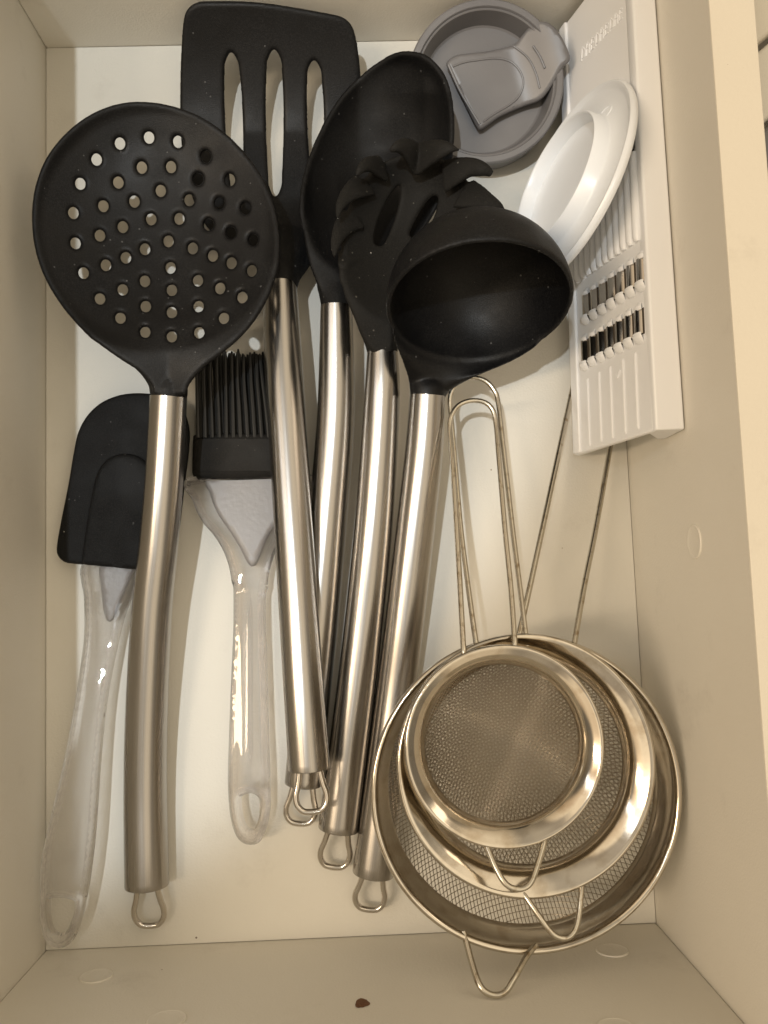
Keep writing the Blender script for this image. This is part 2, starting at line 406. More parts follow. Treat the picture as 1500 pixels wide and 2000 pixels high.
# what shows past the right board: the slatted runner side of the next cabinet
slat_root = thing('cabinet_side_frame', (.19, .17, -.01), 'blurred cream and grey slats of the cabinet beside the right drawer board', 'cabinet frame')
for k in range(7):
    y0 = .085 + k * .036
    ax = np.array([.035, .028, 0]); ax = ax / np.linalg.norm(ax)
    V, Fc, _ = box((.195, y0, .055 + .003 * (k % 2)), ax * .05, np.array([-ax[1], ax[0], 0]) * .0128, (0, 0, .004))
    o = mesh('slat', V, Fc, [M['edge'], M['wall'], M['grey']][(k * 2) % 3], slat_root); bevel(o, .0015)
V, Fc, _ = box((.215, .19, .025), (.045, 0, 0), (0, .16, 0), (0, 0, .02)); mesh('frame_board', V, Fc, M['wall'], slat_root)

# ------------------------------------------------------------------ utensils with tubular steel handles
def handle_path(pts, n=10):
    """pts: (px, py, width px, z of the axis)"""
    q = cr(pts, n); path = np.array([P(a, b, d) for a, b, c, d in q]); rad = np.array([c / 2 / SC(d) for a, b, c, d in q]); return path, rad
def steel_handle(parent, pts, loop, name='handle', loop_r=.00135):
    path, rad = handle_path(pts)
    # closed, slightly rolled ends
    d0 = path[0] - path[1]; d0 /= np.linalg.norm(d0); d1 = path[-1] - path[-2]; d1 /= np.linalg.norm(d1)
    P2 = np.vstack([path[0] - d0 * .0001, path, path[-1] + d1 * .0005, path[-1] + d1 * .0007, path[-1] + d1 * .0003])
    R2 = np.r_[rad[0] * .97, rad, rad[-1] * .985, rad[-1] * .93, rad[-1] * .86]
    V, Fc, U = tube(P2, R2, 40)
    mesh(name, V, Fc, M['steel'], parent, uv=U, angle=50)
    # teardrop hanging loop
    c = path[-1]; t = d1; s = np.cross(t, (0, 0, 1)); s /= np.linalg.norm(s)
    wl_, ln, dz = loop
    prof = [(.62, -.12), (.66, .10), (.80, .38), (.98, .62), (.92, .82), (.62, .96), (.25, 1.0), (-.25, 1.0), (-.62, .96), (-.92, .82), (-.98, .62), (-.80, .38), (-.66, .10), (-.62, -.12)]
    pts3 = [c + s * wl_ * a + t * ln * b + np.array([0, 0, dz * max(b, 0)]) for a, b in prof]
    V, Fc, U = tube(cr(pts3, 6), loop_r, 12)
    mesh('hanging_loop', V, Fc, M['loop'], parent)
    return path, rad
def neck(pts, seg=24):
    """pts: px, py, half width px, half height m, z: an elliptical collar running into the head"""
    q = cr(pts, 8); path = [P(a, b, e) for a, b, c, d, e in q]; rad = [(c / SC(e), d) for a, b, c, d, e in q]
    return tube(path, rad, seg)

def fuse(o, vox=.0008, it=10):
    """one continuous moulded surface: neck and blade flow into each other"""
    md = o.modifiers.new('fuse', 'REMESH'); md.mode = 'VOXEL'; md.voxel_size = vox; md.use_smooth_shade = True
    sm = o.modifiers.new('soften', 'SMOOTH'); sm.factor = .5; sm.iterations = it
    return o
# --- skimmer
sk = thing('skimmer', P(329, 900, 0), 'round black skimmer full of small holes, with a long brushed steel handle', 'skimmer')
out = [(304, 768), (300, 756), (290, 742), (270, 722), (240, 702), (200, 672), (160, 635), (122, 590), (92, 540), (74, 488), (67, 430), (72, 375), (88, 325), (113, 285), (150, 248),
       (195, 220), (245, 205), (295, 204), (345, 213), (395, 233), (440, 264), (480, 305), (511, 352), (531, 402), (540, 455), (539, 510), (527, 562), (503, 610), (470, 652), (430, 688), (400, 712), (374, 738), (362, 756), (356, 768)]
holes2 = [(468,560),(580,537),(692,553),(378,622),(552,652),(665,650),(800,610),(315,715),(461,710),(625,742),(770,697),(893,700),(288,828),(403,801),(523,783),(736,778),(853,790),(953,810),
          (390,915),(478,882),(588,852),(697,850),(811,873),(898,905),(984,933),(296,945),(564,968),(655,937),(749,965),(827,994),(899,1022),(978,1052),(327,1060),(413,1030),(490,1001),(663,1040),
          (769,1090),(855,1120),(941,1155),(390,1160),(478,1125),(564,1092),(668,1127),(469,1235),(567,1190),(668,1213),(772,1190),(870,1236),(565,1290),(668,1308),(774,1292)]
def zsk(x, y):
    r = math.hypot((x - 303) / 236, (y - 440) / 236)
    r = r / (1 + (r / 1.08) ** 10) ** .1
    z = .0350 + .0145 * r ** 2.2 + .0022 * max(0, min(1, (r - .90) / .09)) ** 2
    k = max(0, min(1, (y - 610) / 150)); k = k * k * (3 - 2 * k)
    w = max(0, 1 - abs(x - 328) / 150)
    return z * (1 - k * w) + .0455 * k * w
O2 = even(cr(out, 6, True), 7, True)
H2 = [circle(x / 2, y / 2, 11.0, 13.2, 14, -.2) for x, y in holes2]
hd = sheet(O2, H2, zsk, .0030, 8)
nk = neck([(330, 792, 30, .0068, .0385), (330, 770, 36.5, .0082, .0386), (329, 754, 38, .0078, .0388), (328, 738, 46, .0066, .0390), (326, 715, 62, .0042, .0400), (322, 690, 70, .0012, .0405), (320, 672, 60, .0004, .0395)])
V, Fc, U = join(hd, nk); fuse(mesh('slotted_head', V, Fc, M['nylon'], sk, angle=60), .00065, 6)
steel_handle(sk, [(329, 775, 72, .0385), (321, 930, 74, .0335), (310, 1060, 75, .0285), (296, 1200, 77, .0225), (286, 1400, 79, .0150), (284, 1560, 80, .0110), (287, 1727, 82, .0096)], (.0068, .0195, -.004))

# --- slotted turner
tu = thing('slotted_turner', P(570, 900, 0), 'black slotted turner with three long slots, steel handle beside the brush', 'turner')
out = [(548, 556), (542, 548), (524, 528), (490, 500), (450, 478), (405, 440), (376, 385), (360, 320), (352, 250), (352, 150), (355, 80), (359, 38), (366, 20), (380, 9), (400, 5), (467, 5), (520, 9), (568, 16), (620, 25), (664, 34),
       (682, 46), (692, 66), (700, 110), (704, 160), (702, 240), (690, 330), (668, 400), (640, 450), (618, 490), (600, 520), (586, 540), (576, 556)]
def slot(xs, y0, y1, w0, w1):
    L, Rr = [], []
    for k in range(15):
        t = k / 14; w = (w0 + (w1 - w0) * math.sin(math.pi * (t ** .8)) ** .8); w = max(w * (1 if 0 < k < 14 else .35), 2)
        c = xs[0] + (xs[1] - xs[0]) * t; y = y0 + (y1 - y0) * t; L.append((c - w, y)); Rr.append((c + w, y))
    return even(cr(L + Rr[::-1], 3, True), 6, True)
def ztu(x, y):
    t = max(0, min(1, (260 - y) / 255)); u = max(0, min(1, (y - 380) / 180))
    return .0095 + .0300 * t ** 1.3 + .015 * u * u * (3 - 2 * u) * .9
O2 = even(cr(out, 6, True), 8, True)
sl = [slot((451, 462), 103, 382, 10, 18), slot((535, 537), 98, 381, 11, 18), slot((613, 620), 118, 372, 10, 17)]
hd = sheet(O2, sl, ztu, .0032, 10)
nk = neck([(551, 580, 26, .0056, .0215), (550, 556, 33, .0072, .0212), (552, 538, 36, .0066, .0208), (556, 515, 42, .0050, .0195), (556, 480, 48, .0028, .0170), (550, 440, 40, .0008, .0120), (546, 420, 30, .0004, .0090)])
V, Fc, U = join(hd, nk); fuse(mesh('slotted_blade', V, Fc, M['nylon'], tu, angle=60), .0007, 6)
steel_handle(tu, [(547, 557, 66, .0215), (553, 700, 75, .0240), (567, 930, 76, .0262), (590, 1300, 77, .0295), (604, 1499, 80, .0292)], (.0068, .0188, .000))

# --- solid spoon
so = thing('serving_spoon', P(655, 900, 0), 'solid black oval spoon lying across the turner, steel handle running under it', 'spoon')
out = [(640, 594), (632, 580), (619, 552), (603, 510), (594, 460), (592, 400), (600, 340), (618, 285), (645, 228), (680, 178), (722, 138), (765, 112), (800, 106), (832, 114), (858, 142), (873, 180), (880, 225), (880, 280), (872, 340), (850, 400),
       (815, 455), (772, 500), (735, 540), (704, 566), (688, 582), (676, 594)]
ax0 = np.array([655, 560.]); ax1 = np.array([805, 115.])
O2 = even(cr(out, 6, True), 8, True)
def zso(x, y):
    c = np.array([742, 320.]); d = (ax1 - ax0) / np.linalg.norm(ax1 - ax0); v = np.array([x, y]) - c
    a = abs(v @ d) / 225; b = abs(v @ np.array([-d[1], d[0]])) / 140
    r = min(1, math.sqrt(a * a + b * b)); k = max(0, min(1, (y - 470) / 130)); k = k * k * (3 - 2 * k)
    z = .0165 + .0170 * r ** 2.6 + .002 * max(0, min(1, (r - .88) / .1)) ** 2
    z += .012 * max(0, min(1, (x - 700) / 130)) * max(0, min(1, (330 - y) / 150))
    z -= .012 * max(0, min(1, (x - 660) / 120)) * max(0, min(1, (y - 290) / 120))
    return z * (1 - k) + .0335 * k
hd = sheet(O2, [], zso, .0028, 9)
nk = neck([(657, 615, 27, .0060, .0280), (657, 595, 31.5, .0070, .0280), (656, 575, 34, .0066, .0284), (654, 550, 38, .0048, .0288), (654, 515, 40, .0020, .0285), (660, 480, 30, .0006, .0255)])
V, Fc, U = join(hd, nk); fuse(mesh('spoon_bowl', V, Fc, M['nylon_spoon'], so, angle=60))
steel_handle(so, [(657, 597, 63, .0280), (656, 800, 74, .0222), (641, 1000, 75, .0175), (621, 1225, 75, .0128), (609, 1350, 73, .0112), (592, 1530, 70, .0094)], (.0068, .0185, -.002))

# --- pasta server
pa = thing('pasta_server', P(725, 1000, 0), 'black toothed pasta server lying on the spoon bowl, under the ladle', 'pasta server')
out = [(730, 684), (716, 668), (701, 640), (684, 602), (671, 566), (668, 530), (676, 500), (672, 468), (680, 432), (688, 400), (706, 364), (722, 345), (742, 325), (772, 311), (804, 304), (826, 306), (856, 312), (884, 328), (906, 352), (917, 384),
       (914, 406), (896, 430), (856, 455), (818, 486), (792, 530), (774, 580), (768, 630), (768, 665), (762, 684)]
def zpa(x, y):
    r = math.hypot((x - 800) / 130, (y - 460) / 165); k = max(0, min(1, (y - 560) / 120)); k = k * k * (3 - 2 * k)
    z = .0285 + .014 * min(r, 1.1) ** 2.2 - .004 * max(0, min(1, (x - 700) / 200))
    return z * (1 - k) + .0385 * k
O2 = even(cr(out, 6, True), 8, True)
sl = [even(cr([(738, 478), (731, 470), (740, 430), (758, 390), (778, 362), (784, 364), (782, 392), (770, 435), (752, 476)], 4, True), 6, True),
      even(cr([(802, 462), (800, 452), (815, 420), (834, 390), (850, 380), (855, 388), (848, 420), (832, 446), (814, 462)], 4, True), 6, True)]
parts = [sheet(O2, sl, zpa, .0030, 9)]
parts.append(neck([(747, 705, 27, .0060, .0315), (747, 686, 31, .0070, .0315), (744, 664, 34, .0066, .0316), (736, 630, 40, .0052, .0325), (726, 590, 42, .0030, .0330), (722, 555, 30, .0006, .0290)]))
teeth = [[(690, 428, 15, .036), (677, 437, 14, .040), (663, 456, 12, .045), (655, 480, 9, .048), (653, 502, 4, .049)],
         [(712, 362, 15, .038), (695, 370, 14, .043), (677, 384, 12, .047), (664, 404, 9, .050), (659, 426, 4, .051)],
         [(748, 330, 15, .039), (733, 325, 14, .044), (718, 322, 12, .049), (705, 330, 9, .052), (696, 344, 4, .052)],
         [(812, 312, 17, .040), (803, 298, 16, .046), (788, 288, 14, .051), (774, 288, 10, .054), (762, 296, 5, .054)],
         [(815, 312, 17, .040), (838, 300, 17, .046), (862, 292, 15, .051), (880, 290, 10, .053), (898, 293, 2, .053)],
         [(868, 345, 17, .038), (893, 334, 17, .043), (920, 327, 15, .047), (944, 331, 13, .050), (962, 340, 7, .050)],
         [(905, 378, 18, .038), (928, 385, 17, .042), (950, 394, 15, .045), (970, 403, 12, .046), (984, 414, 7, .045)],
         [(683, 500, 13, .036), (676, 508, 11, .040), (670, 520, 9, .043), (669, 535, 4, .043)]]
for t in teeth:
    q = cr(t, 6); path = [P(a, b, d) for a, b, c, d in q]; n_ = len(q); rad = [((c * (1 + 1.15 * (1 - i / n_) ** 1.6)) / SC(d), max(.0008, .0022 * min(1, c / 15))) for i, (a, b, c, d) in enumerate(q)]
    parts.append(tube(path, rad, 16))
V, Fc, U = join(*parts); fuse(mesh('toothed_head', V, Fc, M['nylon_dusty'], pa, angle=60), .0007, 8)
steel_handle(pa, [(747, 688, 61, .0315), (746, 780, 71, .0295), (732, 1000, 75, .0230), (710, 1220, 75, .0165), (686, 1420, 76, .0120), (661, 1617, 77, .0096)], (.0068, .0185, -.003))

# --- ladle
la = thing('ladle', P(810, 1000, 0), 'deep black ladle on top of the pile, its round cup opening toward the strainers', 'ladle')
lc = P(936, 596, .0715); LR = 188 / SC(.0715)
los = C0 - lc; los /= np.linalg.norm(los)
img_dn = RC @ np.array([.10, -1, 0]); img_dn = img_dn - los * (img_dn @ los); img_dn /= np.linalg.norm(img_dn)
ln = los * math.cos(R(51)) + img_dn * math.sin(R(51))                      # the way the cup opens
prof = []
for k in range(0, 25): a = math.pi / 2 * k / 24; prof.append(((LR - .0022) * math.sin(a) + 1e-5, -(LR - .0022) * math.cos(a)))
prof += [(LR - .0019, .0007), (LR - .0011, .0011), (LR - .0003, .0007)]
for k in range(24, -1, -1): a = math.pi / 2 * k / 24; prof.append((LR * math.sin(a) + 1e-5, -LR * math.cos(a)))
cup = lathe(prof, lc, ln, (1, 0, 0), 96)
# the lip runs down into the neck: a trough lofted from an arc of the rim to the handle socket
un = np.array([1., 0, 0]); un = un - ln * (un @ ln); un /= np.linalg.norm(un); vn = np.cross(ln, un)
def rimpt(px, py):
    p = PL(px, py, lc, ln); d = p - lc; return lc + d / np.linalg.norm(d) * (LR - .0011)
A = rimpt(749, 628); B = rimpt(1080, 668)
def ang(p): d = p - lc; return math.atan2(d @ vn, d @ un)
a0, a1 = ang(A), ang(B)
m0 = rimpt(880, 712); am = ang(m0)
def unwrap(a, ref):
    while a - ref > math.pi: a -= 2 * math.pi
    while a - ref < -math.pi: a += 2 * math.pi
    return a
a0, a1 = unwrap(a0, am), unwrap(a1, am)
soc = P(835, 775, .0345); rs = 35 / SC(.0345); tdir = P(835, 775, .0345) - P(828, 830, .033); tdir /= np.linalg.norm(tdir)
ssd = np.cross(tdir, (0, 0, 1)); ssd /= np.linalg.norm(ssd); sup = np.cross(ssd, tdir)
NU, NV = 30, 26; top, bot = [], []
for j in range(NV + 1):
    v = j / NV; rowt, rowb = [], []
    for i in range(NU + 1):
        u = i / NU
        a = a0 + (a1 - a0) * u; d = un * math.cos(a) + vn * math.sin(a)
        p0 = lc + d * (LR - .0016) - ln * .0012; tan0 = d * .006 + ln * .034         # leaves the lip smoothly
        s = 2 * u - 1
        pe = soc + ssd * rs * s + sup * (-.0018 + .0050 * (1 - s * s)); tane = -tdir * .030
        h00 = 2 * v ** 3 - 3 * v * v + 1; h10 = v ** 3 - 2 * v * v + v; h01 = -2 * v ** 3 + 3 * v * v; h11 = v ** 3 - v * v
        p = p0 * h00 + tan0 * h10 + pe * h01 + tane * h11
        dn = -sup * (.0022 + v ** 3 * .010 * max(0, 1 - s * s) ** .5)
        rowt.append(p); rowb.append(p + dn * (1 if v > .15 else .4 + 4 * v))
    top.append(rowt); bot.append(rowb)
V = [p for r_ in top for p in r_] + [p for r_ in bot for p in r_]; n1 = (NV + 1) * (NU + 1); Fc = []
for j in range(NV):
    for i in range(NU):
        a = j * (NU + 1) + i; b = a + 1; c = a + NU + 2; d = a + NU + 1
        Fc.append([a, b, c, d]); Fc.append([a + n1, d + n1, c + n1, b + n1])
    for i in (0, NU):
        a = j * (NU + 1) + i; d = a + NU + 1; Fc.append([a, d, d + n1, a + n1])
Fc.append([*range(0, NU + 1), *range(n1 + NU, n1 - 1, -1)]); e0 = NV * (NU + 1); Fc.append([*range(e0 + NU, e0 - 1, -1), *range(n1 + e0, n1 + e0 + NU + 1)])
V, Fc, U = join(cup, (V, Fc), neck([(834, 790, 31, .0062, .0330), (835, 772, 34, .0070, .0338), (836, 752, 38, .0062, .0340), (842, 728, 44, .0030, .0335)]))
lh = fuse(mesh('ladle_cup', V, Fc, M['nylon'], la, angle=70), .0007, 10)
steel_handle(la, [(835, 772, 70, .0340), (828, 880, 75, .0300), (815, 1000, 76, .0255), (789, 1225, 76, .0180), (767, 1400, 77, .0128), (729, 1704, 79, .0096)], (.0068, .0175, -.003))

# ------------------------------------------------------------------ small spatula and pastry brush with clear handles
sp_ = thing('jar_spatula', P(250, 1000, 0), 'small charcoal silicone spatula with a clear handle along the left drawer board', 'spatula')
out = [(300, 770), (262, 768), (228, 773), (196, 787), (170, 811), (152, 844), (143, 885), (132, 950), (118, 1020), (110, 1068), (112, 1084), (122, 1095), (140, 1099), (200, 1104), (270, 1111), (325, 1118), (338, 1110), (345, 1060), (356, 960), (366, 880), (366, 830), (350, 790), (325, 774)]
O2 = even(cr(out, 6, True), 7, True)
tilt = lambda x, y: .0125 - .0035 * max(0, min(1, (230 - x) / 120))
hd = sheet(O2, [], tilt, .0035, 12, K=6)
inner = cr([(158, 1100), (166, 1040), (177, 975), (187, 930), (203, 902), (226, 889), (255, 888), (280, 900), (298, 925), (302, 980), (298, 1060), (292, 1112)], 6)
pan_o = even(np.vstack([inner, [(225, 1106)]]), 8, True)
pan = sheet(pan_o, [], lambda x, y: tilt(x, y) + .0022, .0045, 12, K=6)
V, Fc, U = join(hd, pan); mesh('spatula_head', V, Fc, M['silicone'], sp_, angle=60)
def zh(x, y):
    t = (y - 1105) / 745.; xc = 214 - 95 * max(0, min(1, t)) ** 1.1 if y > 1105 else 214
    return .0105 + .0065 * math.sin(max(0, min(1, t)) * math.pi * .62) + .0003 * math.cos((x - xc) / 8.5) * math.exp(-((x - xc) / 17) ** 2) * max(0, 1 - abs(t - .45) * 1.6)
out = [(163, 1098), (164, 1170), (164, 1240), (157, 1300), (146, 1370), (128, 1470), (106, 1566), (90, 1632), (80, 1685), (77, 1760), (78, 1805), (85, 1836), (100, 1850), (120, 1852), (140, 1835), (153, 1800), (161, 1766), (170, 1715), (179, 1640), (185, 1560), (191, 1480), (203, 1370), (222, 1265), (240, 1195), (262, 1140), (266, 1106)]
O2 = even(cr(out, 5, True), 8, True)
hole = even(cr([(92, 1760), (105, 1754), (130, 1756), (146, 1765), (142, 1795), (128, 1825), (112, 1832), (99, 1822), (92, 1795)], 5, True), 6, True)
V, Fc, U = sheet(O2, [hole], zh, .0062, 7, K=8); mesh('clear_handle', V, Fc, M['clear'], sp_, angle=80)
tong = even(cr([(196, 1106), (199, 1150), (203, 1185), (208, 1208), (214, 1214), (222, 1206), (236, 1170), (258, 1118), (262, 1110), (230, 1105)], 5, True), 6, True)
V, Fc, U = sheet(tong, [], lambda x, y: .0086, .0024, 10); mesh('milky_tongue', V, Fc, M['frost'], sp_, angle=60)

br = thing('pastry_brush', P(480, 1100, 0), 'pastry brush with black silicone bristles and a clear handle with oval hole', 'pastry brush')
# collar
fo = [(371, 858), (372, 850), (384, 848), (430, 847), (520, 847), (575, 847), (588, 850), (590, 860), (591, 905), (591, 924), (585, 928), (540, 926), (440, 929), (378, 932), (371, 928), (369, 915)]
O2 = even(cr(fo, 4, True), 8, True)
V, Fc, U = sheet(O2, [], lambda x, y: .0172 - .006 * abs((x - 486) / 116) ** 3, .0135, 12, K=8); mesh('bristle_collar', V, Fc, M['ferrule'], br, angle=60)
br_me = []
for row in range(4):
    nb = 15 if row % 2 == 0 else 14
    for k in range(nb):
        u = (k + .5 + .5 * (row % 2)) / 15; x0 = 380 + 208 * u; f = u - .5
        x1 = x0 + (8 if f < 0 else -26) * abs(f) * 2 - 8 + rng.normal(0, 2.2); y1 = 688 + rng.normal(0, 3.5) + 22 * abs(f) ** 2 + (4 if row % 2 else 0)
        z0 = .0150 - row * .0032; z1 = z0 - .0006
        bend = rng.normal(0, 1.6)
        q = cr([(x0, 855, z0), (x0 + (x1 - x0) * .3 + bend * .4, 800, z0), (x0 + (x1 - x0) * .7 + bend, 740, (z0 + z1) / 2), (x1, y1, z1)], 4)
        path = [P(*a) for a in q]; n = len(path); rad = np.linspace(.00105, .00085, n); rad[-1] *= .5
        V, Fc, U = tube(path, rad, 8)
        o = mesh('bristle', V, Fc, M['bristle'], br)
out = [(372, 932), (377, 975), (393, 1012), (422, 1048), (443, 1088), (454, 1140), (455, 1230), (450, 1330), (446, 1430), (443, 1520), (446, 1580), (454, 1620), (467, 1643), (487, 1651), (506, 1645), (519, 1620), (527, 1585), (528, 1545), (524, 1430), (521, 1330), (517, 1230), (517, 1150), (525, 1100), (545, 1050), (575, 1005), (595, 970), (600, 926)]
O2 = even(cr(out, 5, True), 8, True)
hole = even(cr([(463, 1560), (478, 1550), (496, 1550), (511, 1563), (512, 1590), (505, 1615), (490, 1628), (474, 1618), (465, 1592)], 5, True), 6, True)
def zb(x, y):
    return .0132 + .0022 * math.exp(-((y - 1540) / 160.) ** 2) - .0014 * ((x - 487) / 40) ** 2 * (1 if y > 1150 else 0) + .0007 * math.cos((x - 485) / 7.5) * math.exp(-((x - 485) / 16) ** 2) * max(0, min(1, (y - 1120) / 80)) * max(0, min(1, (1530 - y) / 60))
V, Fc, U = sheet(O2, [hole], zb, .0075, 6, K=8); mesh('clear_handle', V, Fc, M['clear'], br, angle=80)
tong = even(cr([(407, 934), (412, 965), (425, 1000), (450, 1037), (470, 1070), (484, 1098), (494, 1105), (503, 1094), (520, 1050), (545, 1010), (563, 965), (566, 930), (490, 931)], 5, True), 7, True)
V, Fc, U = sheet(tong, [], lambda x, y: .0112, .0032, 10); mesh('milky_tongue', V, Fc, M['frost'], br, angle=60)

# ------------------------------------------------------------------ strainers
def mesh_bowl(c, Rm, zin, depth, pitch, wr_, rot, pw):
    """woven wire bowl: every wire is a thin 3-sided tube that passes over and under the ones it crosses"""
    V, Fc = [], []; n = int(Rm / pitch)
    ca, sa = math.cos(rot), math.sin(rot)
    def pt(u, v, s):
        r = min(1, math.hypot(u, v) / Rm)
        z = zin - depth * (1 - r ** pw) ** .78
        return (c[0] + u * ca - v * sa, c[1] + u * sa + v * ca, c[2] + z + s)
    for d in (0, 1):
        for i in range(-n, n + 1):
            w = i * pitch; half = Rm * Rm - w * w
            if half <= (pitch * .8) ** 2: continue
            half = math.sqrt(half); k1 = int(half / pitch)
            ts = [-half] + [k * pitch for k in range(-k1, k1 + 1)] + [half]
            base = len(V); m = len(ts)
            for j, t in enumerate(ts):
                kk = j - 1 - k1; s = wr_ * .8 * (1 if (i + kk + d) % 2 else -1)
                p = pt(w, t, s) if d == 0 else pt(t, w, s)
                for a in (90, 210, 330):
                    ca2, sa2 = wr_ * math.cos(R(a)), wr_ * math.sin(R(a))
                    if d == 0: V.append((p[0] + ca2 * ca, p[1] + ca2 * sa, p[2] + sa2))
                    else: V.append((p[0] - ca2 * sa, p[1] + ca2 * ca, p[2] + sa2))
            for j in range(m - 1):
                for k in range(3):
                    a, b = base + j * 3 + k, base + j * 3 + (k + 1) % 3; Fc.append([a, b, b + 3, a + 3])
    return V, Fc
def strainer(name, label, cx, cy, rpx, z, prof, mr, depth, pitch, wr_, rot, handle, hook, wire_r, pw=2.2):
    t = thing(name, P(cx, cy, 0), label, 'strainer', 'nested wire mesh strainers'); t['group'] = 'three nested wire mesh strainers'
    c = P(cx, cy, z); Ro = rpx / SC(z)
    pr = [(a * Ro, b) for a, b in prof]
    V, Fc, U = lathe(pr, c, (0, 0, 1), (1, 0, 0), 128, True); mesh('steel_rim', V, Fc, M['rim'], t, uv=U, angle=75)
    V, Fc = mesh_bowl(c, mr * Ro, prof[0][1] + .0006, depth, pitch, wr_, rot, pw)
    o = mesh('wire_mesh', V, Fc, M['mesh'], t, angle=None); o['kind'] = 'stuff'
    V, Fc, U = tube([P(*q) for q in even(cr(handle, 10), 8)], wire_r, 12); mesh('wire_handle', V, Fc, M['wire'], t)
    V, Fc, U = tube([P(*q) for q in even(cr(hook, 10), 5)], wire_r, 12); mesh('rest_hook', V, Fc, M['wire'], t)
    return t
flat = [(.785, -.0072), (.792, -.0058), (.815, -.0042), (.86, -.0022), (.91, -.0009), (.95, -.0002), (.972, .0004), (.988, .0003), (.998, -.0005), (1., -.0016), (.992, -.0026), (.975, -.0028), (.965, -.0020), (.95, -.0010), (.91, -.0017), (.86, -.0031), (.82, -.0052), (.800, -.0072), (.795, -.0090), (.785, -.0090)]
deep = [(.880, -.0125), (.884, -.0112), (.894, -.0100), (.920, -.0068), (.936, -.0040), (.948, -.0014), (.962, -.0002), (.978, .0004), (.992, 0), (1., -.0012), (.995, -.0024), (.975, -.0030), (.958, -.0026), (.944, -.0048), (.928, -.0078), (.904, -.0110), (.892, -.0122), (.888, -.0136), (.880, -.0136)]
strainer('wire_strainer', 'largest of the three nested strainers, deep rim, lying lowest in the corner', 1030, 1548, 300, .056, deep, .886, .0385, .00155, .00019, R(4),
         [(1012, 1262, .054), (1014, 1240, .053), (1034, 1150, .046), (1060, 1030, .036), (1092, 880, .022), (1117, 765, .011), (1134, 690, .007), (1150, 640, .0045), (1175, 615, .0035), (1205, 625, .0035), (1222, 665, .004), (1216, 740, .007), (1190, 884, .014), (1164, 1030, .028), (1140, 1150, .042), (1120, 1266, .054), (1116, 1285, .054)],
         [(905, 1819, .0540), (910, 1836, .0555), (920, 1875, .060), (934, 1918, .0655), (948, 1937, .067), (968, 1944, .0675), (988, 1936, .067), (1006, 1908, .0645), (1026, 1872, .059), (1046, 1845, .0545)], .00125)
strainer('wire_strainer', 'middle-sized strainer lying inside the largest one, partly covered by the smallest', 1029, 1494, 250, .0645, flat, .79, .030, .00145, .000175, R(38),
         [(934, 1272, .0625), (929, 1250, .0615), (915, 1150, .055), (900, 1030, .046), (889, 900, .037), (881, 810, .0325), (879, 780, .0320), (886, 757, .0320), (903, 741, .0320), (925, 737, .0320), (948, 744, .0320), (965, 762, .0320), (973, 786, .0325), (984, 880, .037), (1002, 1040, .046), (1016, 1150, .055), (1027, 1240, .0615), (1030, 1262, .0625)],
         [(1019, 1738, .0622), (1026, 1750, .064), (1050, 1785, .0665), (1074, 1818, .068), (1092, 1831, .0685), (1110, 1831, .0685), (1124, 1815, .068), (1131, 1785, .0665), (1135, 1745, .0645), (1137, 1722, .0622)], .00112)
strainer('wire_strainer', 'smallest strainer on top of the nest, shiny rim around fine mesh', 986, 1457, 193, .0725, flat, .79, .0225, .00130, .00016, R(63),
         [(907, 1285, .0705), (905, 1262, .070), (899, 1150, .062), (892, 1030, .053), (884, 900, .042), (879, 840, .0375), (881, 815, .0365), (892, 795, .0360), (908, 785, .0360), (927, 782, .0360), (947, 786, .0360), (962, 800, .0362), (969, 830, .0370), (975, 900, .042), (986, 1030, .053), (998, 1150, .062), (1005, 1250, .070), (1006, 1275, .0705)],
         [(946, 1641, .0702), (952, 1656, .0718), (966, 1690, .0745), (984, 1722, .0765), (1002, 1735, .077), (1022, 1735, .077), (1038, 1722, .0765), (1050, 1690, .0745), (1061, 1652, .0718), (1064, 1636, .0702)], .00112)

# ------------------------------------------------------------------ grey silicone lid with its tab
gl = thing('grey_lid', P(949, 200, 0), 'round grey silicone lid with a D-shaped flap, leaning in the back corner', 'lid')
gc = P(949, 160, .0262); GR = 162 / SC(.0262)
gn = np.array([-.02, -math.sin(R(13.)), math.cos(R(13.))]); gn /= np.linalg.norm(gn)
w = GR
prof = [(1e-5, -.0125), (w * .40, -.0125), (w * .775, -.0124), (w * .80, -.0118), (w * .862, -.0022), (w * .868, -.0012), (w * .88, -.0009), (w * .893, -.0010), (w * .90, -.0002), (w * .91, .0002), (w * .975, .0002), (w * .992, -.0003), (w, -.0014), (w * .992, -.0030), (w * .975, -.0160), (w * .95, -.0178), (w * .80, -.0180), (1e-5, -.0180)]
V, Fc, U = lathe(prof, gc, gn, (1, 0, 0), 112); mesh('lid_body', V, Fc, M['grey'], gl, angle=32)
gx = np.array([1., 0, 0]); gx = gx - gn * (gx @ gn); gx /= np.linalg.norm(gx); gy = np.cross(gn, gx)
def gplace(h):
    def f(x, y):
        p = PL(x, y, gc + gn * (h(x, y) if callable(h) else h), gn); return p
    return f
def hstrap(x, y):
    t = ((x - 990) * .9 + (110 - y) * .25) / 110.; t = max(0, min(1, t)); t = t * t * (3 - 2 * t)
    return -.0062 + .0088 * t
tab = [(874, 121), (890, 108), (912, 104), (940, 101), (965, 97), (990, 91), (1005, 86), (1020, 68), (1036, 49), (1050, 42), (1070, 45), (1090, 62), (1104, 85), (1113, 110), (1108, 120), (1096, 130), (1082, 155), (1064, 182), (1050, 195), (1030, 202), (1005, 212), (975, 226), (955, 240), (940, 250), (932, 244), (905, 190), (880, 138)]
O2 = even(cr(tab, 4, True), 5, True)
ts = sheet(O2, [], None, .0032, 8, place=gplace(hstrap))
V, Fc, U = ts; mesh('flap', V, Fc, M['grey'], gl, angle=50)
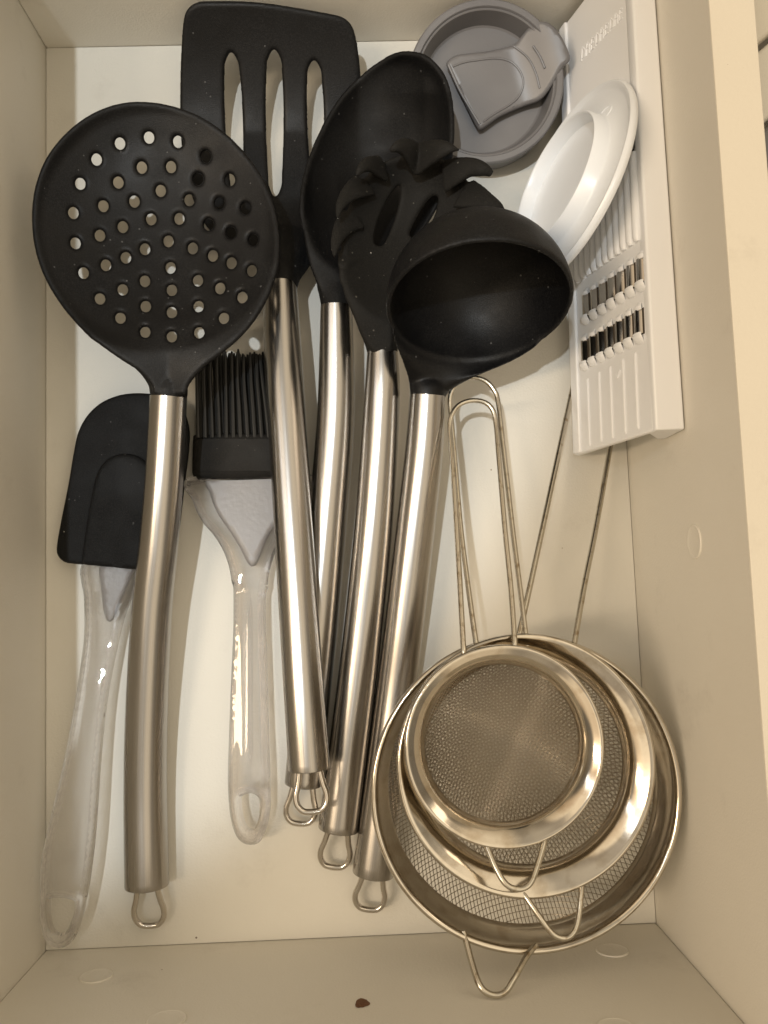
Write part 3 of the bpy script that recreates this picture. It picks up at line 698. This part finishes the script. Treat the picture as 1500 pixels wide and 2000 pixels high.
D = cr([(884, 130), (905, 122), (935, 117), (970, 114), (998, 121), (1016, 140), (1022, 163), (1014, 187), (995, 205), (966, 222), (944, 238)], 6)
V, Fc, U = join(tube([gplace(lambda x, y: hstrap(x, y) + .0001)(x, y) for x, y in D], .00050, 8),
                tube([gplace(lambda x, y: hstrap(x, y))(x, y) for x, y in cr([(876, 127), (900, 180), (937, 243)], 6)], .0007, 8),
                tube([gplace(lambda x, y: hstrap(x, y) + .0002)(x, y) for x, y in cr([(1003, 90), (1030, 112), (1046, 142), (1054, 172)], 6)], .0005, 8),
                tube([gplace(lambda x, y: hstrap(x, y) + .0002)(x, y) for x, y in cr([(1041, 90), (1054, 110), (1064, 133)], 6)], .0006, 8))
mesh('flap_ridge', V, Fc, M['grey'], gl)

# ------------------------------------------------------------------ white grater leaning on the right board
gr = thing('grater', P(1180, 500, 0), 'long white plastic grater with two rows of small steel blades, leaning on the right board', 'grater')
A0 = P(1122, 890, .012); B0 = P(1095, 75, .012); A1 = P(1273, 838, .0735); B1 = P(1229, 0, .0735)
gu = (B0 - A0); gu /= np.linalg.norm(gu)
gv = A1 - A0; gv = gv - gu * (gv @ gu); GW = np.linalg.norm(gv); gv /= GW
gN = np.cross(gu, gv); 
if gN @ (C0 - A0) < 0: gN = -gN
GL = (.2125 - A0[1]) / gu[1]
gp = lambda px, py, h=0.: PL(px, py, A0 + gN * h, gN)
def G(u, v, h=0.): return A0 + gu * u + gv * v + gN * h
def uv_(px, py): d = gp(px, py) - A0; return d @ gu, d @ gv
def gbox(u0, u1, v0, v1, h0, h1):
    V = [G(u, v, h) for u in (u0, u1) for v in (v0, v1) for h in (h0, h1)]
    return V, [[0, 1, 3, 2], [4, 6, 7, 5], [0, 4, 5, 1], [2, 3, 7, 6], [0, 2, 6, 4], [1, 5, 7, 3]], None
ub0, _ = uv_(1190, 860)
# opening where the blades sit and the slicing gap above the flutes
u_row2 = uv_(1140, 706)[0]; u_row1 = uv_(1140, 610)[0]
VF = []
uu = [uv_(1205, 640)[0], uv_(1205, 520)[0]]
o = mesh('grater_plate', *gbox(0, GL, 0, GW + .001, -.0030, 0)[:2], M['white'], gr, smooth=True); bevel(o, .0008)
o = mesh('side_strip', *gbox(.0004, GL, .0004, .0068, -.0005, .0012)[:2], M['white'], gr); bevel(o, .0007)
# the deep side rail; its outer edge touches the board
ra = P(1282, 838, .0775); ra[1] = A0[1] + .0012
def rail_pts(yy, t):
    xi = P(1283 - 45 * t, 838 * (1 - t), .0772)[0]
    return [(xi, yy, .0772), (.1394, yy, .0772), (.1394, yy, .0560), (.1360, yy, .0545), (xi - .0006, yy, .0690), (xi - .0005, yy, .0764)]
y0_ = P(1310, 839, .0772)[1]; y1_ = .2128
a_, b_ = rail_pts(y0_, 0), rail_pts(y1_, 1.08)
V = [*a_, *b_]; n6 = 6; Fc = [[i, (i + 1) % n6, (i + 1) % n6 + n6, i + n6] for i in range(n6)] + [list(range(n6))[::-1], list(range(n6, 12))]
o = mesh('side_rail', V, Fc, M['white'], gr); bevel(o, .0007, 3)
# fluted ramp
fl_l = uv_(1127, 543); fl_r = uv_(1246, 470); ut = uv_(1241, 298)[0]
n_f = 11; parts = []
v0f, v1f = .0080, GW - .0015; uf0 = uv_(1247, 482)[0]; ul = uv_(1130, 545)[0]; uf0 = (uf0 + ul) / 2
wv = (v1f - v0f) / n_f
for k in range(n_f):
    vc = v0f + wv * (k + .5)
    V, Fc, U = tube([G(uf0, vc, .0002), G(uf0 + .002, vc, .0002), G(ut - .001, vc, .0002), G(ut, vc, .0000)], [wv * .30, wv * .46, wv * .46, wv * .35], 12, up=gN)
    mesh('flute', V, Fc, M['white'], gr)
o = mesh('slicing_blade', *gbox(ut + .0015, ut + .0085, .0075, GW - .0008, -.0010, .0007)[:2], M['blade'], gr)
o = mesh('gap_shade', *gbox(ut + .0002, ut + .0014, .0075, GW - .0008, -.0010, .0003)[:2], M['seam_shade'], gr)  # solid dark bar: shade of the open gap put into its colour
# two rows of blades
r1 = [(205, 590, 770), (275, 530, 715), (355, 475, 665), (430, 415, 610), (512, 350, 555), (595, 290, 490), (682, 225, 430)]
r2 = [(195, 985, 1165), (265, 935, 1120), (340, 885, 1080), (412, 835, 1040), (495, 780, 990), (575, 730, 940), (665, 680, 885)]
for row in (r1, r2):
    rowuv = [(uv_(1100 + x / 4.444, 450 + a / 4.444), uv_(1100 + x / 4.444, 450 + b / 4.444)) for x, a, b in row]
    um = [np.mean([q[0][0] for q in rowuv]), np.mean([q[1][0] for q in rowuv])]
    vs = [(q[0][1] + q[1][1]) / 2 for q in rowuv]; vs = np.linspace(vs[0], vs[-1], 7); dv = vs[1] - vs[0]
    for v in vs:
        # dark box painted as the slot's shade, arched blade, knuckles at both ends
        mesh('slot_shade', *gbox(um[1] - .0004, um[0] + .0004, v - dv * .46, v + dv * .44, -.0006, .0003)[:2], M['seam_shade'], gr)
        pr = [(-.42, .0002), (-.30, .0011), (-.12, .0018), (.02, .0020), (.10, .0018), (.22, .0011), (.32, .0004)]
        V = [G(u, v + dv * a, h) for u in (um[1], um[0]) for a, h in pr] + [G(u, v + dv * a, h - .0003) for u in (um[1], um[0]) for a, h in pr]
        m = len(pr); Fc = [[i, i + 1, i + 1 + m, i + m] for i in range(m - 1)] + [[i + 2 * m, i + m + 2 * m, i + 1 + m + 2 * m, i + 1 + 2 * m] for i in range(m - 1)]
        mesh('blade', V, Fc, M['blade'], gr, angle=60)
        V, Fc, U = tube([G(um[1] - .0035, v, -.0002), G(um[1] - .0026, v, .0008), G(um[1] - .0008, v, .0018), G(um[1] + .0002, v, .0016)], [(dv * .26, .0006), (dv * .40, .0009), (dv * .42, .0010), (dv * .40, .0009)], 10, up=gN)
        mesh('knuckle', V, Fc, M['white'], gr)
        V, Fc, U = tube([G(um[0] - .0002, v + dv * .05, .0010), G(um[0] + .0012, v + dv * .05, .0012), G(um[0] + .0030, v + dv * .05, .0002)], [(dv * .36, .0008), (dv * .36, .0008), (dv * .26, .0004)], 10, up=gN)
        mesh('knuckle', V, Fc, M['white'], gr)
# raised lines below the blades, and the little arrow
lines = [((212, 1285), (240, 1870)), ((312, 1230), (340, 1835)), ((408, 1180), (440, 1805)), ((520, 1115), (550, 1765)), ((625, 1060), (660, 1725))]
for a, b in lines:
    ua, va = uv_(1100 + a[0] / 4.444, 450 + a[1] / 4.444); ub, vb = uv_(1100 + b[0] / 4.444, 450 + b[1] / 4.444); v = (va + vb) / 2
    V, Fc, U = tube([G(ub, v, 0), G(ub + .001, v, .0003), G(ua - .001, v, .0003), G(ua, v, 0)], [.0003, .0006, .0006, .0003], 8, up=gN); mesh('guide_rib', V, Fc, M['white'], gr)
ac = uv_(1100 + 475 / 4.444, 450 + 1240 / 4.444)
V = [G(ac[0] - .0022, ac[1], .0008), G(ac[0] + .0010, ac[1] - .0024, .0008), G(ac[0] + .0004, ac[1], .0008), G(ac[0] + .0010, ac[1] + .0024, .0008)]
V += [v - gN * .001 for v in V]
mesh('arrow_mark', V, [[0, 1, 2], [0, 2, 3], [4, 6, 5], [4, 7, 6], [0, 4, 5, 1], [1, 5, 6, 2], [2, 6, 7, 3], [3, 7, 4, 0]], M['white'], gr, smooth=False)
# worn embossed lettering: shallow raised strokes, unreadable in the photograph
def emb(x, y): return gp(x, y, .0001)
strokes = []
for k in range(9):
    x = 1136 + k * 9.2; y = 110 - k * 9.6; hgt = 34 - k * .3
    strokes += [[(x, y + 9), (x + 1, y - hgt * .45), (x + 3, y - hgt * .5)]]
    if k % 3 == 0: strokes += [[(x + 2, y - hgt * .48), (x + 7, y - hgt * .35), (x + 6, y), (x + 1, y + 4)]]
    elif k % 3 == 1: strokes += [[(x + 5.5, y + 4), (x + 6, y - hgt * .45)], [(x + 1, y - 6), (x + 6, y - 10)]]
    else: strokes += [[(x + 1, y - hgt * .44), (x + 6, y - hgt * .52)], [(x + 1, y - 4), (x + 5, y - 9)], [(x + 1, y + 7), (x + 6, y + 2)]]
parts = [tube([emb(*q) for q in cr(s, 5)], .00028, 6) for s in strokes]
V, Fc, U = join(*parts); o = mesh('embossed_lettering', V, Fc, M['white'], gr)

# ------------------------------------------------------------------ white round lid with a raised collar
wl2 = thing('white_lid', P(1120, 450, 0), 'white round plastic lid with a raised collar, propped against the grater', 'lid')
wc = P(1112, 366, .0455); los = C0 - wc; los /= np.linalg.norm(los)
idir = RC @ np.array([-.90, .44, 0]); idir -= los * (idir @ los); idir /= np.linalg.norm(idir)
wn_ = los * math.cos(R(68.5)) + idir * math.sin(R(68.5)); WR = 214 / SC(.0455); k_ = WR / .0475
prof = [(1e-5, .0014), (.0275 * k_, .0014), (.0288 * k_, .0022), (.0296 * k_, .0080), (.0300 * k_, .0085), (.0305 * k_, .0087), (.0311 * k_, .0083), (.0317 * k_, .0026), (.0328 * k_, .0016), (.0425 * k_, .0012), (.0440 * k_, .0016), (.0452 * k_, .0026),
        (.0464 * k_, .0027), (.0472 * k_, .0018), (.0475 * k_, .0004), (.0468 * k_, -.0008), (.0450 * k_, -.0010), (.0300 * k_, -.0006), (1e-5, -.0006)]
V, Fc, U = lathe(prof, wc, wn_, (0, 0, 1), 128); mesh('lid_disc', V, Fc, M['white_lid'], wl2, angle=50)
pm = PL(1183, 220, wc + wn_ * .0015, wn_)
e1 = np.cross(wn_, (0, 0, 1.)); e1 /= np.linalg.norm(e1); e2 = np.cross(wn_, e1)
V, Fc, U = tube([pm + e1 * .0026 * math.cos(a) + e2 * .0042 * math.sin(a) for a in np.linspace(0, 2 * math.pi, 25)[:-1]], .0003, 8, closed=True)
mesh('moulded_mark', V, Fc, M['white_lid'], wl2)
